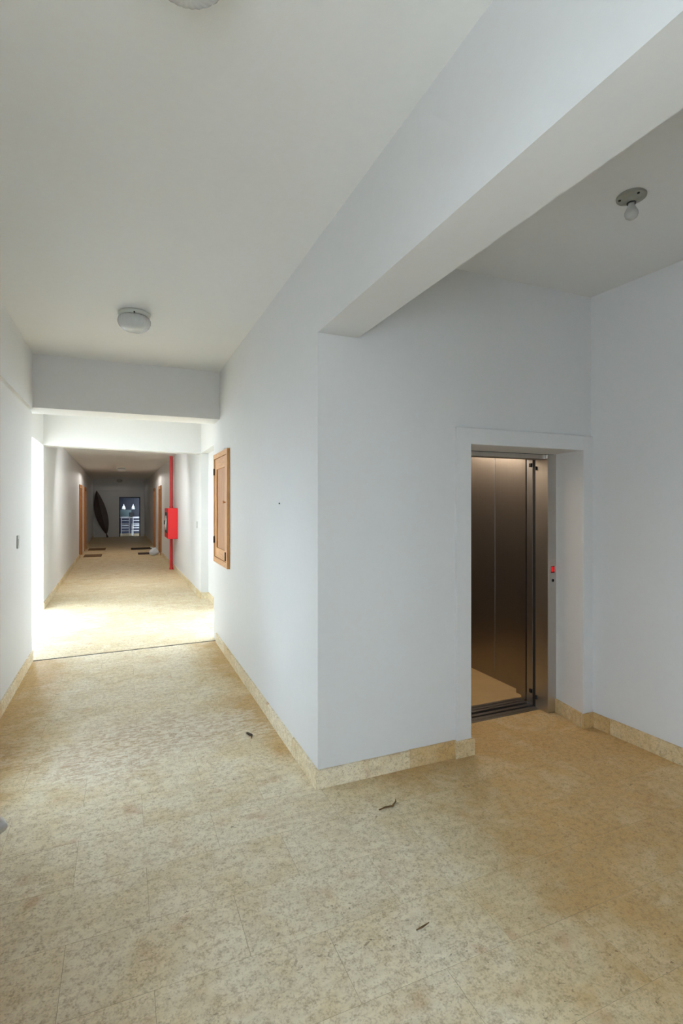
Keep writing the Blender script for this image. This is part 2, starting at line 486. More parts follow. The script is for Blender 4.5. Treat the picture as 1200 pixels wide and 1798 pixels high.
for n, (y0_, y1_, z0_, z1_, lab) in enumerate(((LY0, LY1, LZ0, LZ1, 'white framed window in the left wall behind the viewpoint'), (NY0, NY1, NZ0, NZ1, 'white framed window in the left corridor wall beyond the door'))):  # both windows are added to let fill daylight in
    wr = struct(empty('window_%d' % (n + 2), (XL - .1, (y0_ + y1_) / 2, z0_)), lab)
    wl = (y1_ - y0_) / 2; wh = z1_ - z0_
    for (y0, y1, z0, z1) in ((-wl, -wl + .05, 0, wh), (wl - .05, wl, 0, wh), (-wl, wl, 0, .05), (-wl, wl, wh - .05, wh), (-.025, .025, 0, wh)):
        MB().box(-.03, .03, y0, y1, z0, z1).build('frame_member', M['plastic'], wr)
struct(MB().box(XR, XR + .25, YBACK, .0, 0, BEAM).build('wall_partition', W), 'white wall between the entrance and the lift lobby')  # added out of view to keep direct skylight off the lobby
struct(MB().box(XR + .25, 3.75, -.6, -.4, 0, CEIL).build('wall_lobby', W), 'white wall opposite the lift')  # added to enclose the lobby so its bounced light turns warmer
struct(MB().box(FXL - .26, FXL - .06, 6.1, 7.25, 0, FBEAM + .015).build('wall_return', W), 'short white wall left of the open gap')  # added behind the near wall to narrow the daylight opening
# room added behind the left door to dim daylight, window at its far side
b = MB(); rx = XL - T
b.box(rx - 2.9, rx - 2.7, .1, 2.8, 0, 1.0); b.box(rx - 2.9, rx - 2.7, .1, 2.8, 2.2, 2.7); b.box(rx - 2.9, rx - 2.7, .1, .5, 1.0, 2.2); b.box(rx - 2.9, rx - 2.7, 2.4, 2.8, 1.0, 2.2)
b.box(rx - 2.7, rx, .1, .3, 0, 2.7); b.box(rx - 2.7, rx, 2.6, 2.8, 0, 2.7)
struct(b.build('wall_flat', W), 'white walls of the room behind the door on the left')
struct(MB().box(rx - 2.9, rx, .1, 2.8, 2.7, 2.8).build('ceiling', M['ceiling']), 'white ceiling of the room behind the door on the left')
struct(MB().box(rx - 2.9, rx, .1, 2.8, -.12, 0).build('floor', M['floor_far']), 'stone floor of the room behind the door on the left')
# ceilings
struct(MB().box(XL - T, 3.8, YBACK - T, YB1, CEIL, CEIL + .2).build('ceiling', M['ceiling']), 'smooth white ceiling over the near corridor and the lift lobby')
# blank wall closing the near block towards the gap
struct(MB().box(XR + T, 3.8, YB1 - .2, YB1, -.1, CEIL).build('wall_outer', W), 'outer wall of the near block beside the open gap')

# ------------------------------------------------------------------ the open gap and the far wing
struct(MB().box(-3.3, 3.1, YB1, YF + .25, CEIL, CEIL + .2).build('ceiling', M['ceiling']), 'white soffit over the open gap')  # carried out sideways beyond view to cut skylight on the gap
struct(MB().box(-3.4, -3.2, 5.0, 10.5, -.12, 1.95).build('wall_parapet', W), 'white parapet of the gallery left of the gap')  # parapets on both sides added to screen the gap from the sky
struct(MB().box(3.1, 3.3, 6.3, 10.5, -.12, 1.95).build('wall_parapet', W), 'white parapet of the gallery right of the gap')
b = MB(); b.box(FXL - .25, FXL, YB1, YF, FBEAM + .015, CEIL)
struct(b.build('beam', W), 'white side beam over the left opening of the gap')
b = MB(); b.box(FXR, FXR + .25, YB1, YF, FBEAM - .015, CEIL)
struct(b.build('beam', W), 'white side beam over the right opening of the gap')
b = MB(); b._hexa([(FXL - .3, YF, FBEAM + .025), (FXR + .3, YF, FBEAM - .022), (FXR + .3, YF + .25, FBEAM - .022), (FXL - .3, YF + .25, FBEAM + .025), (FXL - .3, YF, CEIL), (FXR + .3, YF, CEIL), (FXR + .3, YF + .25, CEIL), (FXL - .3, YF + .25, CEIL)])
struct(b.build('beam', W), 'bright white beam over the mouth of the far corridor')

DOORS_L = [(17.35, 18.35), (19.85, 20.85)]
DOORS_R = [(17.25, 18.25), (19.9, 20.9)]
def far_wall(name, label, xin, xout, doors):
    b = MB(); y = YF
    def seg(y0, y1, z0, z1):
        x0, x1 = sorted((xin, xout)); b.box(x0, x1, y0, y1, z0, z1, far=True)
    for d0, d1 in doors:
        seg(y, d0, 0, FCEIL); seg(d0, d1, 2.16, FCEIL); y = d1
    seg(y, YEND, 0, FCEIL)
    return struct(b.build(name, W), label)
far_wall('wall_left', 'white left wall of the far corridor with two wooden doors', FXL, FXL - .30, DOORS_L)
far_wall('wall_right', 'white right wall of the far corridor behind the red pipe', FXR, FXR + .30, DOORS_R)
struct(MB().box(FXR + .125, FXR + .325, 7.9, YF, 0, FBEAM - .015).build('wall_return', W), 'short white return wall right of the far corridor mouth')
struct(MB().box(FXL - .3, FXR + .3, YF + .2, YEND + .4, FCEIL, FCEIL + .2, far=True).build('ceiling', M['ceiling']), 'dim ceiling of the far corridor')
# backs of the door recesses
ED0, ED1, EDH = -0.02, 1.0, 1.98        # doorway in the end wall, measured before the skew
def ex(x): return skew(x, YEND)
eL, eR = 0.05, 1.02
b = MB()
b.box(FXL - .3, eL, YEND, YEND + .2, 0, FCEIL, far=True); b.box(eR, FXR + .3, YEND, YEND + .2, 0, FCEIL, far=True); b.box(eL, eR, YEND, YEND + .2, EDH, FCEIL, far=True)
struct(b.build('wall_end', W), 'dim white wall closing the far corridor around a doorway')
struct(MB().box(FXL, FXR, YEND - .06, YEND, 2.30, FCEIL, far=True).build('beam', W), 'shallow beam across the top of the far end wall')

# ------------------------------------------------------------------ stone skirtings, tile by tile
SH, ST = 0.105, 0.016
def skirting(name, label, runs, h=SH):
    root = struct(empty(name, (runs[0][0][0], runs[0][0][1], 0)), label)
    ox, oy = runs[0][0]
    for a, bb, L0 in runs:                       # runs go with the room on their left
        a, bb = Vector(a), Vector(bb); d = bb - a; L = d.length; d.normalize(); nrm = Vector((-d.y, d.x))
        s = 0.0; first = L0
        while s < L - .004:
            e = min(L, s + first); first = 0.60
            if L - e < 0.05: e = L
            hh = h + random.uniform(-.002, .002); tk = ST + random.uniform(-.0012, .0012)
            p, q = a + d * (s + .0007), a + d * (e - .0007)
            P = [p, q, q + nrm * tk, p + nrm * tk]
            ch = .003
            bm = MB()
            lo = [bm.bm.verts.new((v.x - ox, v.y - oy, 0)) for v in P]
            up = [bm.bm.verts.new((v.x - ox, v.y - oy, z)) for v, z in zip(P, (hh, hh, hh - ch, hh - ch))]
            P2 = [p + nrm * (tk - ch), q + nrm * (tk - ch)]
            t2 = [bm.bm.verts.new((v.x - ox, v.y - oy, hh)) for v in P2]
            F = bm.bm.faces.new
            F(lo[::-1]); F((lo[0], lo[1], up[1], up[0])); F((lo[2], lo[3], up[3], up[2])); F((up[0], up[1], t2[1], t2[0])); F((t2[0], t2[1], up[2], up[3]))
            F((lo[1], lo[2], up[2], t2[1], up[1])); F((lo[3], lo[0], up[0], t2[0], up[3]))
            bm.build('skirting_tile', M['skirt'], root)
            s = e
    return root
# along +x the room lies on the right hand, so runs are written the other way round where needed
skirting('baseboard_left', 'stone skirting along the left corridor wall', [((XL, 6.09), (XL, DY1 + .09), .31), ((XL, DY0 - .09), (XL, YBACK), .5)])
for o in bpy.data.objects:
    pass
skirting('baseboard_right', 'stone skirting along the right corridor wall up to the corner', [((XR, YW - ST), (XR, 6.09), .45)])
skirting('baseboard_back', 'stone skirting on the lift wall from the corner to the plaster band', [((BX0, YW), (XR - ST, YW), .34), ((OX0 + ST, YW - BP), (BX0 - ST, YW - BP), .2), ((OX1, YW - .002), (3.086, YW + WD - .032), .33), ((OX0, YW + WD), (OX0, YW - BP), .4)])
skirting('baseboard_side', 'stone skirting under the plain lobby wall on the right', [((xright(YBACK), YBACK), (xright(YW - BP), YW - BP), .37), ((xright(YW), YW - BP), (OX1 - ST, YW - BP), .2)])
skirting('baseboard_far', 'orange stained stone skirting of the far corridor and its pillars', [
    ((FXL, YF), (FXL - .2, YF), .3),
    ((skew(FXL, DOORS_L[0][0]), DOORS_L[0][0]), (FXL, YF - ST), .5), ((skew(FXL, YEND), YEND), (skew(FXL, DOORS_L[1][1]), DOORS_L[1][1]), .5),
    ((FXR + .125, YF), (FXR, YF), .2), ((FXR, YF - ST), (skew(FXR, DOORS_R[0][0]), DOORS_R[0][0]), .5), ((skew(FXR, DOORS_R[1][1]), DOORS_R[1][1]), (skew(FXR, YEND), YEND), .5),
    ((FXR + .125, 7.9), (FXR + .125, YF - ST), .4)])

# ------------------------------------------------------------------ the lift
lift = empty('elevator', (2.5, 3.03, 0))
tag(lift, 'open stainless steel lift with dark empty car set in the lobby wall', 'elevator')
def lp(name, mat, boxes, bev=0.0, parent=None):
    b = MB()
    for x0, x1, y0, y1, z0, z1 in boxes: b.box(x0 - 2.5, x1 - 2.5, y0 - 3.03, y1 - 3.03, z0, z1, bev=bev)
    o = b.build(name, mat, parent or lift)
    return o
YP = YW + WD + .001            # back face of the wall opening
post = lp('door_post', M['steel'], [(3.0, 3.086, YP - .03, YP + .10, 0, 1.982)], .002)
lp('door_post', M['steel'], [(2.0, 2.07, YP + .02, YP + .12, 0, 1.982)], .002)
lp('door_header', M['steel'], [(2.0, 3.0, YP - .005, YP + .10, 1.952, 1.984)], .002)
plate = lp('call_plate', M['steel'], [(3.010, 3.079, YP - .0325, YP - .03, .965, 1.175)], .0008, post)
lp('display', M['display'], [(3.028, 3.064, YP - .0345, YP - .0325, 1.075, 1.128)], 0, post)
for x0, x1, z0, z1 in ((3.031, 3.043, 1.084, 1.123), (3.052, 3.059, 1.084, 1.123)):
    lp('display_segment', M['digit'], [(x0, x1, YP - .0352, YP - .0345, z0, z1)], 0, post)
b = MB().tube([(3.046 - 2.5, YP - .0325 - 3.03, 1.017), (3.046 - 2.5, YP - .037 - 3.03, 1.017)], .011, 20)
b.build('call_button', M['iron'], post, True)
# sills with guide grooves
sy = 3.088
for n, (y0, w, mat, z) in enumerate(((sy, .022, 'alu', .004), (sy + .022, .010, 'black', -.006), (sy + .032, .030, 'alu', .004), (sy + .062, .026, 'black', -.02), (sy + .088, .030, 'alu', .003),
        (sy + .118, .036, 'black', -.03), (sy + .154, .024, 'alu', .003), (sy + .178, .010, 'black', -.006), (sy + .188, .030, 'alu', .003), (sy + .218, .010, 'black', -.006), (sy + .228, .030, 'alu', .003))):
    lp('sill_strip', M[mat], [(2.02, 3.02, y0, y0 + w, -.04, z)])
# stacked sliding leaves seen edge on
lp('landing_door', M['alu'], [(3.002, 3.40, 3.165, 3.205, .006, 2.02)], .002)
lp('landing_door', M['alu'], [(3.016, 3.42, 3.215, 3.245, .006, 2.02)], .002)
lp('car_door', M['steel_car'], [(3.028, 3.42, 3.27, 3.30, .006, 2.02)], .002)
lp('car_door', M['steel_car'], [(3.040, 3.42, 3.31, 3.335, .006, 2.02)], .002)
lp('door_seal', M['black'], [(3.004, 3.40, YP + .101, 3.165, .0, 2.0)])  # black fill stands in for the shaded slit between post and leaves
for z in (.10, 1.90):
    lp('door_stop', M['black'], [(2.992, 3.002, 3.172, 3.196, z, z + .03)], .002)
    lp('door_stop', M['black'], [(2.990, 3.0, YP + .082, YP + .10, z - .03, z)], .002)
# car
CX0, CX1, CY0, CY1, CZ = 1.98, 3.14, 3.345, 4.78, 2.16
lp('car_floor', M['car_floor'], [(CX0 - .05, CX1 + .05, sy + .258, CY1, -.04, .0)])
lp('car_ceiling', M['steel_car'], [(CX0 - .05, CX1 + .05, CY0, CY1 + .05, CZ, CZ + .05)])
lp('ceiling_light', M['car_light'], [(CX0 + .25, CX1 - .25, CY0 + .25, CY1 - .25, CZ - .012, CZ)])
for y0, y1 in ((CY0 + .117, 3.777), (3.785, 4.27), (4.273, CY1)):
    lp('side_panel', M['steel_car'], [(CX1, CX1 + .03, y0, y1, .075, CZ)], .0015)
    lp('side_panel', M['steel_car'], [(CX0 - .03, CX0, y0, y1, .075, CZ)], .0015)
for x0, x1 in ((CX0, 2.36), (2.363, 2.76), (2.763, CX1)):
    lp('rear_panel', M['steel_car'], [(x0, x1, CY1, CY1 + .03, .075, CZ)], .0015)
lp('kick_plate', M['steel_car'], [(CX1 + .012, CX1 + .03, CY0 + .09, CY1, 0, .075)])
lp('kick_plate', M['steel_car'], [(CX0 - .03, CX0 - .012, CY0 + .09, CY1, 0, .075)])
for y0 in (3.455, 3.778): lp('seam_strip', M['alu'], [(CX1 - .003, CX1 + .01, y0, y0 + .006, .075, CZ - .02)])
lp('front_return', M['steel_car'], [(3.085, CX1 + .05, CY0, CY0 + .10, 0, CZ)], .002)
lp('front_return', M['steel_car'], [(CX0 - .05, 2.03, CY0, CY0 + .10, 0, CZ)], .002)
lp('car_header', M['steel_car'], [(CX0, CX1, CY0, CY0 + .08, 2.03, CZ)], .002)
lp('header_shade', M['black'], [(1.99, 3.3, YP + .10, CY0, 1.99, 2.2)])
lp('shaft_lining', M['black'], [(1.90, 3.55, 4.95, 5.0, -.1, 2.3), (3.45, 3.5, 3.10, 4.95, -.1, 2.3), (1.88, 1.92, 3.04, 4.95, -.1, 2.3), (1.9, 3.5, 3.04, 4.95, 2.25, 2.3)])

# ------------------------------------------------------------------ wooden cabinet door let into the right corridor wall
PY0, PY1, PZ0, PZ1 = 5.30, 6.165, 0.938, 2.180
cab = empty('wall_cabinet', (XR, (PY0 + PY1) / 2, PZ0))
tag(cab, 'narrow honey wood service cabinet let into the white corridor wall', 'cabinet')
hy, hz = (PY1 - PY0) / 2, PZ1 - PZ0
def cp(name, mat, x0, x1, y0, y1, z0, z1, parent=cab, bev=.002):
    return MB().box(x0, x1, y0, y1, z0, z1, bev=bev).build(name, mat, parent)
cp('frame_stile', M['wood'], -.030, .01, -hy, -hy + .06, 0, hz); cp('frame_stile', M['wood'], -.030, .01, hy - .075, hy, 0, hz)
cp('frame_rail', M['wood_h'], -.030, .01, -hy + .06, hy - .075, hz - .055, hz); cp('frame_rail', M['wood_h'], -.030, .01, -hy + .06, hy - .075, 0, .06)
dr = empty('door'); dr.parent = cab
dy0, dy1, dz0, dz1 = -hy + .064, hy - .079, .064, hz - .059
cp('door_stile', M['wood'], -.022, .004, dy0, dy0 + .11, dz0, dz1, dr); cp('door_stile', M['wood'], -.022, .004, dy1 - .10, dy1, dz0, dz1, dr)
cp('door_rail', M['wood_h'], -.022, .004, dy0 + .11, dy1 - .10, dz1 - .12, dz1, dr); cp('door_rail', M['wood_h'], -.022, .004, dy0 + .11, dy1 - .10, dz0, dz0 + .11, dr)
cp('door_panel', M['wood_panel'], -.008, .006, dy0 + .11, dy1 - .10, dz0 + .11, dz1 - .12, dr, 0)
kz = 1.625 - PZ0
b = MB(); b.tube([(-.022, dy0 + .06, kz), (-.034, dy0 + .06, kz), (-.040, dy0 + .06, kz), (-.052, dy0 + .06, kz), (-.056, dy0 + .06, kz)], [.008, .007, .016, .016, .009], 16)
b.build('knob', M['wood'], dr, True)
cp('latch', M['iron'], -.034, -.022, dy0 + .03, dy0 + .055, dz0 + .01, dz0 + .10, dr)
for z in (.22, hz - .24):
    b = MB(); b.tube([(-.034, hy - .077, z), (-.034, hy - .077, z + .075)], .007, 10); b.build('hinge', M['iron'], cab, True)

# ------------------------------------------------------------------ switches
def switch_plate(label, x, y, z, sx, w=.075, h=.115):
    r = empty('light_switch', (x, y, z))
    tag(r, label, 'switch', 'wall switches')
    MB().box(min(0, sx * .010), max(0, sx * .010), -w / 2, w / 2, -h / 2, h / 2, bev=.002).build('plate', M['plastic_old'], r)
    MB().box(min(sx * .010, sx * .015), max(sx * .010, sx * .015), -w / 5, w / 5, -h / 4, h / 4, bev=.0015).build('rocker', M['plastic'], r)
    return r
switch_plate('small grey switch plate on the left wall near its bright end', XL, 5.31, 1.27, 1)
switch_plate('white switch plate on the far corridor wall right of the red cabinet', skew(FXR, 9.45), 9.45, 1.24, -1)

# ------------------------------------------------------------------ ceiling lights
def lit(root, watts, col, tilt=0, cone=178, blend=.15):  # spot added below a far bowl to brighten the corridor
    L = bpy.data.lights.new('lamp', 'SPOT'); L.energy = watts; L.color = col; L.shadow_soft_size = 0; L.spot_size = math.radians(cone); L.spot_blend = blend
    o = bpy.data.objects.new('lamp', L); COL.objects.link(o); o.parent = root; o.location = (0, 0, -.16); o.rotation_euler = (math.radians(tilt), 0, 0)
def dome_light(loc, label):
    r = empty('ceiling_light', loc)
    tag(r, label, 'ceiling light', 'glass bowl ceiling lights')
    b = MB(); b.lathe([(0, 0), (.108, 0), (.118, -.006), (.118, -.020), (.112, -.030), (.100, -.036), (0, -.034)], 48); b.build('canopy', M['enamel'], r, True)
    b = MB()
    b.lathe([(.103, -.034), (.113, -.042), (.121, -.060), (.121, -.080), (.112, -.104), (.092, -.126), (.062, -.141), (.030, -.148), (0, -.149)], 120, .012, 30)
    g = b.build('glass_bowl', M['glass'], r, True)
    md = g.modifiers.new('thickness', 'SOLIDIFY'); md.thickness = .004; md.offset = -1
    for k in range(3):
        t = 2 * math.pi * k / 3 + .5
        b = MB(); b.tube([(.098 * math.cos(t), .098 * math.sin(t), -.034), (.130 * math.cos(t), .130 * math.sin(t), -.034)], [.004, .006], 10)
        b.build('thumb_screw', M['iron'], r, True)
    b = MB(); b.lathe([(0, -.047), (.016, -.047), (.018, -.060), (.026, -.078), (.027, -.092), (.018, -.106), (0, -.110)], 24)
    b.build('bulb', M['frost'], r, True)
    return r
d0 = dome_light((0.086, 4.34, CEIL), 'glass bowl ceiling light in the near corridor')
for loc, lab in (((0.150, 1.388, CEIL), 'glass bowl ceiling light cut off by the top edge of the photo'),
                 ((skew(.06, 17.9), 17.9, FCEIL), 'glass bowl ceiling light halfway down the dim far corridor'),
                 ((skew(.06, 26.4), 26.4, FCEIL), 'small ceiling light closest to the far end wall'),
                 ((skew(.06, 10.2), 10.2, FCEIL), 'glass bowl ceiling light just inside the far corridor mouth')):
    c = copy_tree(d0); c.location = loc; c['label'] = lab
    if loc[1] == 10.2: lit(c, 46, (.97, .99, 1.0), 54, 140, 1.0)  # extra fixture hidden by the beam, added and aimed down the corridor
    if loc[1] == 17.9: lit(c, 18, (1.0, .96, .90))
    if loc[1] == 26.4: lit(c, 1.3, (1.0, .97, .94))
# bare bulb in the lobby
r = empty('bulb_holder', (2.275, 1.745, CEIL)); tag(r, 'bare bulb in a round grey porcelain holder on the lobby ceiling', 'light bulb')
b = MB(); b.lathe([(0, 0), (.064, 0), (.067, -.004), (.066, -.012), (.056, -.016), (.034, -.019), (.024, -.026), (.0215, -.034), (0, -.034)], 40); b.build('base', M['porcelain'], r, True)
b = MB(); b.lathe([(.0205, -.034), (.0205, -.039), (.017, -.040), (.017, -.036)], 32); b.build('socket_ring', M['black'], r, True)
b = MB(); b.lathe([(.014, -.036), (.015, -.048), (.021, -.062), (.029, -.078), (.0305, -.090), (.026, -.104), (.014, -.114), (0, -.117)], 32); b.build('bulb', M['frost'], r, True)
for t in (0.4, 2.5, 4.4):
    b = MB(); b.tube([(.052 * math.cos(t), .052 * math.sin(t), -.014), (.052 * math.cos(t), .052 * math.sin(t), -.020)], .006, 10); b.build('screw', M['iron'], r, True)

# ------------------------------------------------------------------ door standing ajar at the left edge of the view
DA = math.atan2(1.158 - 1.93, -.232 - (XL + .01))          # from the hinge to the free edge
d5 = struct(empty('door_5', (XL + .01, 1.93, 0), DA), 'pale wooden door ajar at the left edge with a metal handle')
DLn = math.hypot(1.158 - 1.93, -.232 - (XL + .01))
MB().box(0, DLn, -.02, .02, .008, 2.10, bev=.002).build('leaf', M['wood'], d5)
for s in (1,):
    h = empty('handle', (DLn - .062, 0, 0.938)); h.parent = d5
    b = MB(); b.tube([(0, .02, 0), (0, .028, 0)], .026, 24); b.build('rose', M['chrome'], h, True)
    b = MB(); b.tube([(0, .028, 0), (0, .047, 0), (-.004, .056, 0), (-.02, .060, 0), (-.115, .060, 0)], [.010, .010, .0115, .012, .011], 16); b.build('lever', M['chrome'], h, True)
for z in (.25, 1.05, 1.85):
    b = MB(); b.tube([(-.004, .02, z), (-.004, .02, z + .09)], .008, 10); b.build('hinge', M['chrome'], d5, True)
fr = struct(empty('trim_3', (XL, (DY0 + DY1) / 2, 0)), 'pale wooden frame of the doorway in the left wall')
hw = (DY1 - DY0) / 2
MB().box(-T, .012, -hw - .06, -hw + .001, 0, DH).build('jamb', M['wood'], fr); MB().box(-T, .012, hw + .002, hw + .06, 0, DH).build('jamb', M['wood'], fr); MB().box(-T, .012, -hw - .06, hw + .06, DH - .001, DH + .06).build('head', M['wood'], fr)

# ------------------------------------------------------------------ doors of the far corridor
def far_door(n, xin, d0, d1, sgn, label):
    x = skew(xin, (d0 + d1) / 2)
    r = struct(empty('door_%d' % n, (x, (d0 + d1) / 2, 0)), label)
    w = (d1 - d0) / 2
    def p(name, a, c, y0, y1, z0, z1, mat=M['wood_door'], parent=r):
        xa, xb = sorted((sgn * a, sgn * c))
        return MB().box(xa, xb, y0, y1, z0, z1, bev=.003).build(name, mat, parent)
    p('jamb', .03, -.14, -w, -w + .05, 0, 2.16); p('jamb', .03, -.14, w - .05, w, 0, 2.16); p('head', .03, -.14, -w + .05, w - .05, 2.10, 2.16)
    p('casing', .03, 0, -w - .05, -w, 0, 2.21); p('casing', .03, 0, w, w + .05, 0, 2.21); p('casing', .03, 0, -w, w, 2.16, 2.21)
    lf = p('leaf', -.07, -.115, -w + .052, w - .052, .008, 2.098)
    for z0, z1 in ((.18, .92), (1.08, 1.94)):
        p('leaf_panel', -.055, -.07, -w + .17, w - .17, z0, z1, M['wood_panel'], lf)
    b = MB(); b.tube([(sgn * -.07, -w + .12, 1.02), (sgn * -.02, -w + .12, 1.02), (sgn * -.015, -w + .22, 1.02)], .010, 10)
    b.build('handle', M['chrome'], lf, True)
for n, (xin, (a, c), s, lab) in enumerate(((FXL, DOORS_L[0], 1, 'nearer orange wood door on the left of the far corridor'), (FXL, DOORS_L[1], 1, 'farther orange wood door on the left of the far corridor'),
        (FXR, DOORS_R[0], -1, 'nearer orange wood door on the right of the far corridor'), (FXR, DOORS_R[1], -1, 'farther orange wood door on the right of the far corridor'))):
    far_door(n + 1, xin, a, c, s, lab)

# ------------------------------------------------------------------ fire hose cabinet and its riser
px, py = 1.113, 13.35
rp = empty('fire_riser_pipe', (px, py, 0)); tag(rp, 'red painted riser pipe running up the far corridor wall', 'pipe')
for z0, z1 in ((.0, .80), (1.515, FCEIL)):
    MB().tube([(0, 0, z0), (0, 0, z1)], .036, 18).build('pipe_length', M['red_pipe'], rp, True)
for z in (.0, .755, 1.515):
    MB().tube([(0, 0, z), (0, 0, z + .045)], .044, 18).build('coupling', M['red_pipe'], rp, True)
by0, by1, bz0, bz1 = 12.55, 13.56, .80, 1.515
bx0, bx1 = .992, skew(FXR, 13.0)
fc = empty('fire_hose_cabinet', (bx1, (by0 + by1) / 2, bz0)); tag(fc, 'red metal fire hose cabinet on the far corridor wall', 'cabinet')
bw, bh, bd = (by1 - by0) / 2, bz1 - bz0, bx1 - bx0
MB().box(-bd, .0, -bw, bw, 0, bh, bev=.006).build('body', M['red'], fc)
dd = MB().box(-bd - .02, -bd, -bw + .005, bw - .005, .005, bh - .005, bev=.004).build('door', M['red'], fc)
MB().box(-bd - .022, -bd - .019, -bw + .12, bw - .12, .12, bh - .10).build('window', M['black'], dd)
b = MB()
for rr in (.17, .12, .07):
    b.tube([(-bd - .026, rr * math.cos(2 * math.pi * k / 24), bh / 2 + rr * math.sin(2 * math.pi * k / 24)) for k in range(25)], .010, 8)
b.build('hose_coil', M['plastic_old'], dd, True)
MB().box(-bd - .04, -bd - .02, bw - .08, bw - .05, bh / 2 - .05, bh / 2 + .05, bev=.003).build('handle', M['iron'], dd)

# ------------------------------------------------------------------ doormats and the bag
def doormat(x, y, w, d, mat, label):
    o = MB().box(-w / 2, w / 2, -d / 2, d / 2, 0, .018, bev=.004).build('doormat', mat)
    o.location = (x, y, 0); tag(o, label, 'doormat', 'doormats of the far corridor'); return o
doormat(skew(FXL, 17.8) + .36, 17.8, .50, .75, M['mat_brown'], 'brown doormat before the nearer left door')
doormat(skew(FXL, 20.3) + .40, 20.3, .55, .80, M['mat_brown'], 'brown doormat before the farther left door')
doormat(skew(FXR, 18.0) - .42, 17.95, .50, .55, M['mat_dark'], 'dark doormat beside the white bag')
doormat(skew(FXR, 20.2) - .48, 20.0, .70, .70, M['mat_dark'], 'dark doormat before the farther right door')
def bag():
    bm = bmesh.new(); bmesh.ops.create_icosphere(bm, subdivisions=4, radius=1)
    rnd = random.Random(3)
    ph = [(Vector((rnd.uniform(-1, 1), rnd.uniform(-1, 1), rnd.uniform(-1, 1))).normalized(), rnd.uniform(4, 9), rnd.uniform(0, 6)) for _ in range(9)]
    for v in bm.verts:
        n = v.co.normalized(); k = 1 + sum(.035 * math.sin(f * n.dot(d) + p) for d, f, p in ph)
        z = n.z
        v.co = Vector((n.x * .15 * k, n.y * .13 * k, max(-.09, z * (.105 + .05 * max(0, z) ** 3) * k)))
    b = MB(); b.bm.free(); b.bm = bm
    o = b.build('plastic_bag', M['bag'], None, True); o.location = (skew(FXR, 17.4) - .23, 17.3, .09)
    for s in (-1, 1):
        t = MB(); t.tube([(s * .02, 0, .10), (s * .05, .01, .145), (s * .08, 0, .165), (s * .10, -.01, .14)], [.02, .014, .012, .006], 8); t.build('tied_handle', M['bag'], o, True)
    tag(o, 'crumpled white plastic bag on the floor by the right hand door', 'bag')
bag()

# ------------------------------------------------------------------ tall leaf shaped board at the end
def leaf_board():
    base = (skew(FXL, 27.5) + .61, 27.55, 0)
    r = empty('leaf_board', base); tag(r, 'tall dark brown leaf shaped board leaning in the far left corner', 'decoration')
    # outline of a willow leaf along a bowed spine, plus a short stalk
    n = 26; L = 2.28
    spine, half = [], []
    for i in range(n + 1):
        t = i / n
        spine.append((-.02 - .44 * t ** 1.15 - .05 * math.sin(math.pi * t), .02 + .12 * t, .16 + (L - .16) * t))
        half.append(.27 * math.sin(math.pi * min(1, t ** .92)) ** .85 + .008)
    for side, nm in ((-1, 'blade_half'), (1, 'blade_half')):
        b = MB(); A = []
        for (x, y, z), h in zip(spine, half):
            row = [(x, y - .018), (x + side * h, y + .012)]
            A.append([b.bm.verts.new((row[0][0], row[0][1], z)), b.bm.verts.new((row[1][0], row[1][1], z)), b.bm.verts.new((row[1][0], row[1][1] + .02, z)), b.bm.verts.new((row[0][0], row[0][1] + .03, z))])
        for p, q in zip(A, A[1:]):
            for k in range(4): b.bm.faces.new((p[k], p[(k + 1) % 4], q[(k + 1) % 4], q[k]))
        b.bm.faces.new(A[0]); b.bm.faces.new(A[-1])
        b.build(nm, M['wood_dark'], r)
    b = MB(); b.tube([(x, y - .016, z) for x, y, z in spine], [.016 - .010 * i / n for i in range(n + 1)], 8); b.build('midrib', M['wood_dark'], r, True)
    b = MB(); b.tube([(.03, -.01, 0), (.01, 0, .08), (-.02, .01, .18)], [.05, .035, .02], 10); b.build('stalk', M['wood_dark'], r, True)
leaf_board()

# ------------------------------------------------------------------ the room beyond the end doorway
ROOM0, ROOM1 = YEND + .2, YEND + 4.4
def X(x): return x - .19
struct(MB().box(X(-1.3), X(2.6), ROOM0, ROOM1, -.12, 0).build('floor', M['floor_far']), 'floor of the dark kitchen beyond the end doorway')
b = MB(); b.box(X(-1.5), X(-1.3), ROOM0, ROOM1, -.1, 2.7); b.box(X(2.6), X(2.8), ROOM0, ROOM1, -.1, 2.7); b.box(X(-1.5), X(2.8), ROOM1, ROOM1 + .2, -.1, 2.7)
struct(b.build('wall_kitchen', M['navy']), 'dark blue walls of the kitchen beyond the end doorway')
struct(MB().box(X(-1.5), X(2.8), ROOM0, ROOM1 + .2, 2.7, 2.9).build('ceiling', M['navy']), 'dark ceiling of the kitchen beyond the end doorway')
fe = struct(empty('trim_4', (X((eL + eR) / 2), YEND, 0)), 'slim dark frame of the end doorway')
w = (eR - eL) / 2
MB().box(-w, -w + .04, 0, .2, 0, EDH).build('jamb', M['black'], fe); MB().box(w - .04, w, 0, .2, 0, EDH).build('jamb', M['black'], fe); MB().box(-w, w, 0, .2, EDH - .04, EDH).build('head', M['black'], fe)
ct = empty('kitchen_counter', (X(.55), ROOM0 + 3.2, 0)); tag(ct, 'grey kitchen counter against the dark wall beyond the doorway', 'counter')
MB().box(-1.2, 1.2, -.3, .3, 0, .86, bev=.004).build('base', M['navy'], ct); MB().box(-1.22, 1.22, -.32, .32, .86, .90, bev=.004).build('worktop', M['plastic_old'], ct)
struct(MB().box(X(-.2), X(.67), ROOM1 - .03, ROOM1, .90, 1.30).build('trim_5', M['teal']), 'grey green tiled splashback on the kitchen wall')
